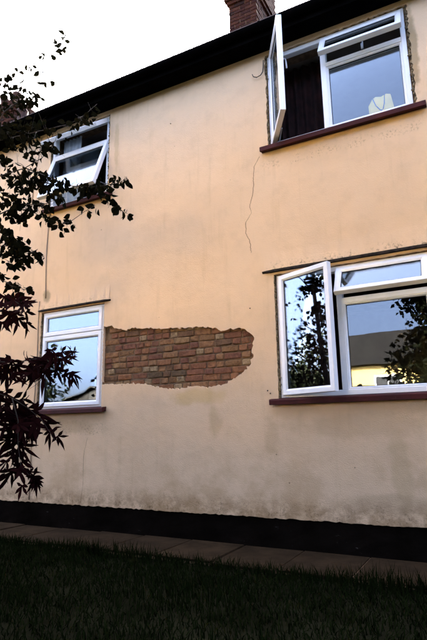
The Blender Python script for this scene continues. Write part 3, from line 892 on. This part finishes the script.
MAPLE_LEAVES = [
    (-3.356,-2.24,2.205,-80,0.192),
    (-3.386,-2.114,2.221,-60,0.179),
    (-3.216,-2.176,2.134,-70,0.189),
    (-3.215,-2.132,2.076,-95,0.172),
    (-3.42,-2.116,2.105,-95,0.215),
    (-3.507,-2.116,2.03,-90,0.163),
    (-3.197,-2.145,2.171,-30,0.121),
    (-3.294,-2.139,2.035,-80,0.191),
    (-3.361,-2.21,2.145,-120,0.175),
    (-3.408,-2.151,1.699,-60,0.192),
    (-3.228,-2.225,1.66,-100,0.201),
    (-3.198,-2.154,1.666,-60,0.185),
    (-3.124,-2.143,1.677,-110,0.200),
    (-3.088,-2.095,1.68,-80,0.200),
    (-2.925,-2.171,1.674,-50,0.176),
    (-2.769,-2.246,1.682,-80,0.169),
    (-2.791,-2.144,1.712,-35,0.158),
    (-2.65,-2.209,1.691,-20,0.121),
    (-2.83,-2.102,1.674,-70,0.175),
    (-2.879,-2.172,1.624,-90,0.175),
    (-2.813,-2.174,1.574,-60,0.157),
    (-2.834,-2.068,1.556,-60,0.144),
    (-3.22,-2.171,1.634,-130,0.168),
    (-3.013,-2.18,1.588,-100,0.178),
    (-2.928,-2.18,1.567,-80,0.175),
    (-3.35,-2.154,1.614,-90,0.190),
    (-3.06,-2.231,1.555,-95,0.162),
    (-3.428,-2.141,1.556,-100,0.157),
    (-3.469,-2.066,1.442,-60,0.195),
    (-3.29,-2.137,1.39,-80,0.222),
    (-3.251,-2.101,1.359,-50,0.221),
    (-3.203,-2.061,1.313,-70,0.221),
    (-3.113,-2.082,1.278,-40,0.200),
    (-3.025,-2.101,1.23,-60,0.180),
    (-2.974,-2.087,1.184,-50,0.162),
    (-2.93,-2.086,1.124,-70,0.145),
    (-3.156,-2.199,1.291,-110,0.214),
    (-3.118,-2.154,1.246,-90,0.214),
    (-3.262,-2.181,1.28,-110,0.202),
    (-2.983,-2.198,1.198,-70,0.176),
    (-3.251,-2.136,1.189,-120,0.203),
    (-3.116,-2.186,1.157,-60,0.196),
    (-3.096,-2.126,1.142,-50,0.165),
    (-3.384,-2.134,1.27,-100,0.173),
    (-3.169,-2.229,1.114,-130,0.181),
    (-3.157,-2.162,1.069,-100,0.199),
    (-3.12,-2.172,1.025,-50,0.164),
    (-3.275,-2.109,1.008,-125,0.170),
    (-3.088,-2.232,0.955,-90,0.162),
    (-3.061,-2.216,0.912,-60,0.161),
    (-3.153,-2.147,0.864,-150,0.149),
    (-3.109,-2.169,0.866,-95,0.197),
    (-3.1,-2.117,0.834,-50,0.182),
    (-2.976,-2.183,0.813,-70,0.160),
    (-2.936,-2.211,0.803,-95,0.142),
    (-3.069,-2.064,0.773,-45,0.116),
    (-3.251,-2.201,1.07,-140,0.134),
]
PLUM_N = 2300
rl = random.Random(21)
def leaf_mesh(L, W, fold, droop, name='leaf'):
    """broad pointed leaf: stalk at origin, tip along -Z"""
    m = MB(); st = [(0, .02), (.12, .30), (.30, .72), (.5, .98), (.68, .86), (.84, .50), (1, 0.02)]
    vs = []
    for t, wv in st:
        y = -droop * t * t * L; z = -t * L; hw = wv * W / 2
        vs += [(-hw, y + fold * hw, z), (0, y, z), (hw, y + fold * hw, z)]
    fs = []
    for i in range(len(st) - 1):
        fs += [(i*3, i*3+1, i*3+4, i*3+3), (i*3+1, i*3+2, i*3+5, i*3+4)]
    return m.add(vs, fs)
def palmate_mesh(S, droop, r=random.Random(1)):
    """five to seven lobed leaf, base at origin, middle lobe along -Z"""
    m = MB(); lobes = [(-88, .50), (-44, .85), (0, 1.0), (44, .85), (88, .50)]
    for a, l in lobes:
        a = rad(a + r.gauss(0, 7)); l *= r.uniform(.8, 1.1); tw = r.gauss(0, .25); d = Vector((math.sin(a), 0, -math.cos(a))); n = Vector((math.cos(a), 0, math.sin(a)))
        st = [(0, .02), (.2, .05), (.45, .095), (.6, .095), (.8, .05), (1, .003)]
        vs = []
        for t, wv in st:
            c = d * (t * l * S); y = -droop * (t * l) ** 2 * S + tw * t * t * S
            vs += [tuple(c - n * wv * S + Vector((0, y + .02 * S, 0))), tuple(c + Vector((0, y, 0))), tuple(c + n * wv * S + Vector((0, y + .02 * S, 0)))]
        fs = []
        for i in range(len(st) - 1):
            fs += [(i*3, i*3+1, i*3+4, i*3+3), (i*3+1, i*3+2, i*3+5, i*3+4)]
        m.add(vs, fs)
    return m

def merge_leaves(proto, mats):
    """many leaves as one mesh (numpy): proto MB, list of 4x4 matrices"""
    v = np.array(proto.v); F = [f for f in proto.f]; n = len(v)
    A = np.array(mats)
    V = np.einsum('kij,nj->kni', A[:, :3, :3], v) + A[:, None, :3, 3]
    faces = []
    for k in range(len(A)):
        faces += [tuple(i + k * n for i in f) for f in F]
    out = MB(); out.v = V.reshape(-1, 3); out.f = faces
    return out
def quick_build(mb, name, mat, parent=None):
    me = bpy.data.meshes.new(name); me.from_pydata(mb.v.tolist() if hasattr(mb.v, 'tolist') else mb.v, [], mb.f)
    me.materials.append(mat)
    return link(bpy.data.objects.new(name, me), parent)

def curve_pts(p, q, bow, n=5):
    p, q = Vector(p), Vector(q)
    return [p.lerp(q, t / (n - 1)) + Vector(bow) * math.sin(math.pi * t / (n - 1)) for t in range(n)]

# purple-leaved plum tree
plum = empty('plum_tree', (-4.75, -2.35, 0))
tag(plum, 'dark leafy plum tree with thin twigs reaching over the upper window', 'tree')
P0 = Vector((-4.75, -2.35, 0))
def loc(p): return tuple(Vector(p) - P0)
tk = [(-4.75, -2.35, -.05), (-4.74, -2.33, .6), (-4.80, -2.30, 1.3), (-4.76, -2.2, 2.0), (-4.72, -2.1, 2.7), (-4.74, -2.05, 3.5), (-4.78, -2.0, 4.2), (-4.7, -1.9, 4.8)]
MB().tube([loc(p) for p in tk], .075, .018, 9).build('trunk', M['bark'], plum, smooth=True)
for pts, r in PLUM_BRANCHES:
    a = Vector(pts[0]); near = min(tk, key=lambda t: (Vector(t) - a).length + max(0, t[2] - a.z) * 3)
    full = ([near] if a.x < -4.15 and r >= .006 else []) + list(pts)
    MB().tube([loc(p) for p in full], r, .0016, 6).build('branch', M['bark'], plum, smooth=True)
for k in range(12):
    t = rl.choice(tk[3:]); a = rl.uniform(0.5 * math.pi, 1.75 * math.pi)
    e = Vector(t) + Vector((math.cos(a) * .9 - .15, math.sin(a) * .8, rl.uniform(.1, .7)))
    MB().tube([loc(p) for p in curve_pts(t, e, (0, 0, .12))], .014, .002, 5).build('branch', M['bark'], plum, smooth=True)
plum_leaves = [leaf_mesh(.074, .052, .35, .3).mesh('leaf', M['plumleaf'], smooth=True), leaf_mesh(.068, .055, .2, .5).mesh('leaf', M['plumleaf'], smooth=True),
               leaf_mesh(.086, .052, .45, .15).mesh('leaf', M['plumleaf'], smooth=True)]
rest = []; spots = []
for x, y, z, n, s in PLUM_CLUSTERS:
    for i in range(round(n * (2.9 if x / (y + 5) < -1.13 else 2.2))):
        p = Vector((x + rl.gauss(0, s * .55), y + rl.gauss(0, .05), z + rl.gauss(0, s * .55)))
        spots.append(p)
rl.shuffle(spots)
tw = MB(); nodes = [Vector(q) for pts, r in PLUM_BRANCHES for q in [Vector(a).lerp(Vector(b), t) for a, b in zip(pts, pts[1:]) for t in (0, .33, .67)] + [Vector(pts[-1])]]
for x, y, z, n, s in PLUM_CLUSTERS:
    c = Vector((x, y, z)); q = min(nodes, key=lambda k: (k - c).length)
    tw.tube([loc(k) for k in curve_pts(q, c, (rl.gauss(0, .01), 0, rl.gauss(.01, .012)))], .0032, .0016, 5)
    for i in range(min(4, n)):
        e = c + Vector((rl.gauss(0, s), rl.gauss(0, .04), rl.gauss(0, s)))
        tw.tube([loc(c.lerp(q, .3)), loc(e)], .0018, .001, 4)
tag(tw.build('twigs', M['bark'], plum), kind='stuff')
for i, p in enumerate(spots):
    e = Euler((rad(rl.gauss(0, 38)), rad(rl.gauss(0, 50)), rad(rl.uniform(0, 360))))
    sc = rl.uniform(.75, 1.25)
    if i < 300:
        o = link(bpy.data.objects.new('leaf', rl.choice(plum_leaves)), plum)
        o.location = loc(p); o.rotation_euler = e; o.scale = (sc,) * 3
    else:
        rest.append(Matrix.Translation(loc(p)) @ e.to_matrix().to_4x4() @ Matrix.Scale(sc, 4))
for i in range(PLUM_N):
    # the rest of the crown, beyond the twigs
    while True:
        u = Vector((rl.uniform(-1, 1), rl.uniform(-1, 1), rl.uniform(-1, 1)))
        if .25 < u.length < 1: break
    p = Vector((-5.0 + u.x * 1.15, -2.35 + u.y * 1.05, 2.0 + u.z * .95 if i % 6 else 3.4 + u.z * 1.6))
    dens = math.sin(p.x * 5 + 1) * math.sin(p.y * 6) * math.sin(p.z * 4.5)
    if p.x > -1.26 * (p.y + 5) - .10 or dens < -.18: continue
    e = Euler((rad(rl.gauss(0, 40)), rad(rl.gauss(0, 50)), rad(rl.uniform(0, 360))))
    rest.append(Matrix.Translation(loc(p)) @ e.to_matrix().to_4x4() @ Matrix.Scale(rl.uniform(.8, 1.3), 4))
tag(quick_build(merge_leaves(leaf_mesh(.074, .052, .3, .3), rest), 'foliage', M['plumleaf'], plum), kind='stuff')

# dark red maple
P0 = Vector((-3.75, -2.75, 0))
maple = empty('maple_tree', P0)
tag(maple, 'dark red maple with drooping pointed leaves beside the lower window', 'tree')
tk = [(-3.75, -2.75, -.05), (-3.73, -2.74, .35), (-3.66, -2.68, .8), (-3.60, -2.6, 1.2), (-3.56, -2.52, 1.6), (-3.52, -2.45, 2.05)]
MB().tube([loc(p) for p in tk], .045, .014, 8).build('trunk', M['bark'], maple, smooth=True)
for pts, r in MAPLE_BRANCHES:
    a = Vector(pts[0]); near = min(tk, key=lambda t: (Vector(t) - a).length)
    full = ([near] if r >= .006 else []) + list(pts)
    MB().tube([loc(p) for p in full], r, .0015, 6).build('branch', M['bark'], maple, smooth=True)
pal = [palmate_mesh(1.0, d).mesh('leaf', M['mapleleaf'], smooth=True) for d in (.1, .2, .3, .4, .5, .6, .25)]
Rcam = Matrix((r2, Vector((-fwd.x, -fwd.y, 0)).normalized() * -1, Vector((0, 0, 1)))).transposed()
for x, y, z, an, s in MAPLE_LEAVES:
    for rep in range(2):
        jx = 0 if rep == 0 else 1
        o = link(bpy.data.objects.new('leaf', rl.choice(pal)), maple)
        o.location = loc((x + jx * rl.gauss(0, .035), y + jx * rl.gauss(0, .08), z + jx * rl.gauss(0, .03)))
        sc = s * rl.uniform(.85, 1.1) * (1 if rep == 0 else .85)
        spin = rad(-(an + 90) + rl.gauss(0, 14))
        o.rotation_euler = (Matrix.Rotation(rl.gauss(yaw, .45), 3, 'Z') @ Matrix.Rotation(spin, 3, 'Y') @ Matrix.Rotation(rad(rl.gauss(0, 28)), 3, 'X')).to_euler()
        o.scale = (sc * .8, sc, sc)
mats = []
for i in range(420):
    u = Vector((rl.uniform(-1, 1), rl.uniform(-1, 1), rl.uniform(-1, 1)))
    p = Vector((-3.75 + u.x * .6, -2.8 + u.y * .6, 1.35 + u.z * .75))
    if u.length > 1 or p.x > -1.26 * (p.y + 5) - .14: continue
    e = Euler((rad(rl.gauss(0, 30)), rad(rl.gauss(0, 30)), rad(rl.uniform(0, 360))))
    mats.append(Matrix.Translation(loc(p)) @ e.to_matrix().to_4x4() @ Matrix.Scale(rl.uniform(.11, .16), 4))
tag(quick_build(merge_leaves(palmate_mesh(1.0, .3), mats), 'foliage', M['mapleleaf'], maple), kind='stuff')

# ------------------------------------------------------------------ lawn
NB = 60000
gx = RNG.uniform(-7.5, 2.0, NB); gy = -0.74 - 3.9 * RNG.random(NB) ** 1.25
edge = -0.02 + 0.075 * np.sin(gx * 2.3) + 0.045 * np.sin(gx * 6.3 + 1) + 0.02 * np.sin(gx * 21)
gy = np.minimum(gy, -0.74 + edge)
gh = RNG.uniform(.03, .075, NB) * (1 + .7 * np.clip(np.sin(gx * 2.3) * np.sin(gy * 3.7 + 1), 0, 1)) * (1 + .8 * (gy > -.95) * RNG.random(NB))
ga = RNG.uniform(0, 6.283, NB); gl = RNG.normal(0, .03, (NB, 2)); gw = RNG.uniform(.0025, .005, NB)
V = np.zeros((NB, 5, 3)); ca, sa = np.cos(ga) * gw, np.sin(ga) * gw
for k, (s, hh, lw) in enumerate(((-1, 0, 0), (1, 0, 0), (.8, .55, .3), (-.8, .55, .3), (0, 1, 1))):
    V[:, k, 0] = gx + ca * s + gl[:, 0] * lw; V[:, k, 1] = gy + sa * s + gl[:, 1] * lw; V[:, k, 2] = -.03 + gh * hh
V = V.reshape(-1, 3)
me = bpy.data.meshes.new('grass')
idx = np.arange(NB)[:, None] * 5
loops = np.concatenate([idx + np.array([0, 1, 2, 3]), idx + np.array([3, 2, 4])], 1)
me.vertices.add(len(V)); me.vertices.foreach_set('co', V.ravel())
me.loops.add(loops.size); me.loops.foreach_set('vertex_index', loops.ravel())
starts = (np.arange(NB)[:, None] * 7 + np.array([0, 4])).ravel(); tot = np.tile([4, 3], NB)
me.polygons.add(NB * 2); me.polygons.foreach_set('loop_start', starts); me.polygons.foreach_set('loop_total', tot)
me.update(); me.validate(); me.materials.append(M['grass'])
tag(link(bpy.data.objects.new('grass', me)), 'dark green lawn grass growing up to the paved path', 'grass', kind='stuff')

# ------------------------------------------------------------------ the other side of the garden (seen in panes; some greenery added for shade)
SIMPLE = MB().add([(0, 0, 0), (-.31, .09, -.45), (0, -.02, -.5), (.31, .09, -.45), (0, -.15, -1)], [(0, 1, 2), (0, 2, 3), (1, 4, 2), (2, 4, 3)])
def big_tree(name, x, y, h, lobes, nleaf, seed, label, leaf=.17):
    """lobes: crown ellipsoids (centre relative to the foot, radii, branch count)"""
    r_ = random.Random(seed); t = empty(name, (x, y, 0)); tag(t, label, 'tree')
    top = Vector(lobes[0][0])
    tp = [(0, 0, -.05), (.06, .04, h * .2), (top.x * .15, top.y * .15, h * .42), (top.x * .5, top.y * .5, h * .65), (top.x, top.y, h * .92)]
    MB().tube(tp, .19, .03, 9).build('trunk', M['bark'], t, smooth=True)
    cl = []
    for c0, R, nb in lobes:
        c0 = Vector(c0)
        for k in range(nb):
            while True:
                u = Vector((r_.uniform(-1, 1), r_.uniform(-1, 1), r_.uniform(-1, 1)))
                if u.length < 1: break
            c = c0 + Vector((u.x * R[0], u.y * R[1], u.z * R[2])); cl.append((c, r_.uniform(.5, .95)))
            st = Vector(tp[2]).lerp(Vector(tp[3]), r_.random())
            MB().tube(curve_pts(st, c, (0, 0, -.15)), .035, .006, 5).build('limb', M['bark'], t, smooth=True)
    mats = []
    for i in range(nleaf):
        c, s = r_.choice(cl); v = Vector((r_.gauss(0, 1), r_.gauss(0, 1), r_.gauss(0, .8))); v *= s * r_.random() ** .45 / max(.2, v.length)
        e = Euler((r_.uniform(0, 6.3), r_.uniform(0, 6.3), r_.uniform(0, 6.3)))
        mats.append(Matrix.Translation(c + v) @ e.to_matrix().to_4x4() @ Matrix.Scale(leaf * r_.uniform(.7, 1.3), 4))
    tag(quick_build(merge_leaves(SIMPLE, mats), 'crown', M['treeleaf'], t), kind='stuff')
big_tree('offcamera_tree', 2.4, -7.8, 7.2, [((-1.0, 2.0, 5.3), (4.3, 2.6, .6), 60), ((-1.6, .2, 3.7), (2.5, 1.1, 2.0), 44)], 80000, 3, 'tall leafy tree mirrored dark in the lower fixed pane, its high canopy added for shade', .135)  # first lobe is an unseen canopy added to shade lawn and lower wall
big_tree('offcamera_tree', -15.4, -7.0, 4.2, [((0, 0, 2.1), (2.4, 2.4, 1.2), 30), ((1.2, -.6, 3.4), (1.2, 1.0, 1.2), 8)], 8000, 4, 'bushy tree mirrored in the closed window by the bricks')
big_tree('offcamera_tree', -6.6, -8.5, 7.2, [((1.2, 2.3, 5.4), (3.9, 2.9, .7), 56), ((.3, .6, 3.4), (2.4, 1.2, 1.9), 34)], 60000, 8, 'unseen spreading tree added to shade the lower wall')  # unseen tree added; its crown keeps sky light off the lower wall
big_tree('offcamera_tree', 7.8, -5.0, 7.0, [((0, 0, 4.0), (2.4, 2.6, 2.8), 36)], 11000, 6, 'unseen broad tree added to shade the wall from the right')  # unseen tree added to close off sky light on the right

hm = []
rh = random.Random(9)
for i in range(11000):
    x = rh.uniform(-18, 10); f = rh.random()
    hgt = 1.9 + .12 * math.sin(x * 1.7) + .08 * math.sin(x * 4.1)
    y, z = (-7.6 + rh.uniform(-.06, .06), rh.uniform(0, hgt)) if f < .7 else (rh.uniform(-8.4, -7.6), hgt + rh.uniform(-.06, .06))
    e = Euler((rh.uniform(0, 6.3), rh.uniform(0, 6.3), rh.uniform(0, 6.3)))
    hm.append(Matrix.Translation((x, y, z)) @ e.to_matrix().to_4x4() @ Matrix.Scale(rh.uniform(.10, .17), 4))
shade_hedge = empty('shade_hedge', (0, 0, 0)); tag(shade_hedge, 'unseen clipped greenery added to shade the lower wall', 'shade_hedge')  # unseen row of greenery added to darken the lower wall
MB().box(-18, 10, -8.4, -7.65, -.05, 1.75).build('shade_hedge_body', M['soil'], shade_hedge)
tag(quick_build(merge_leaves(SIMPLE, hm), 'foliage', M['treeleaf'], shade_hedge), kind='stuff')

opp = empty('yellow_house', (-10, -26, 0)); tag(opp, 'sunlit yellow house with dark slate roof mirrored in the lower pane', 'house')
OX0, OX1 = -13, 22
MB().box(OX0, OX1, -8, 0, 0, 5.0).build('wall', M['yellow'], opp)
m = MB(); e = .35
m.add([(OX0 - e, .4, 4.85), (OX1 + e, .4, 4.85), (OX1 + e, -8.4, 4.85), (OX0 - e, -8.4, 4.85), (OX0 + 2.5, -4, 7.5), (OX1 - 2.5, -4, 7.5)], [(0, 1, 5, 4), (1, 2, 5), (2, 3, 4, 5), (3, 0, 4), (3, 2, 1, 0)])
m.build('roof', M['slate'], opp)
for k in range(8):
    wx = OX0 + 0.1 + k * 4.3
    f = sweep_rect(1.5, 1.15, [(0, 0), (.09, 0), (.09, .08), (0, .08)]); f.box(.72, .78, .01, .07, .09, 1.06)
    f.v = [(a + wx, -b + .06, c + 3.1) for a, b, c in f.v]
    wob = f.build('window', M['upvc'], opp)
    MB().box(wx + .05, wx + 1.45, -.01, .012, 3.15, 4.2).build('pane', M['gasket'], wob)

shed = empty('garden_shed', (-14.2, -12.5, 0)); tag(shed, 'dark timber shed with a low gable roof at the back of the garden', 'shed')
m = MB(); m.add([(x, y, z) for y in (-1.1, 1.1) for x, z in ((-1.9, -.05), (1.9, -.05), (1.9, 2.35), (0, 2.95), (-1.9, 2.35))], [(0, 1, 2, 3, 4), (9, 8, 7, 6, 5), (0, 5, 6, 1), (1, 6, 7, 2), (2, 7, 8, 3), (3, 8, 9, 4), (4, 9, 5, 0)])
m.build('wall', M['fencewood'], shed)
m = MB()
for s in (-1, 1):
    m.add([(s * a, y, z) for y in (-1.3, 1.3) for a, z in ((0, 2.98), (2.2, 2.28), (2.2, 2.33), (0, 3.04))], [(0, 1, 2, 3), (7, 6, 5, 4), (0, 4, 5, 1), (1, 5, 6, 2), (2, 6, 7, 3), (3, 7, 4, 0)])
m.build('roof', M['slate'], shed)
for k in range(2): MB().box(-.55 + k * .56, -.02 + k * .56, 1.102, 1.14, 0, 1.9).build('door', M['brownwood'], shed)
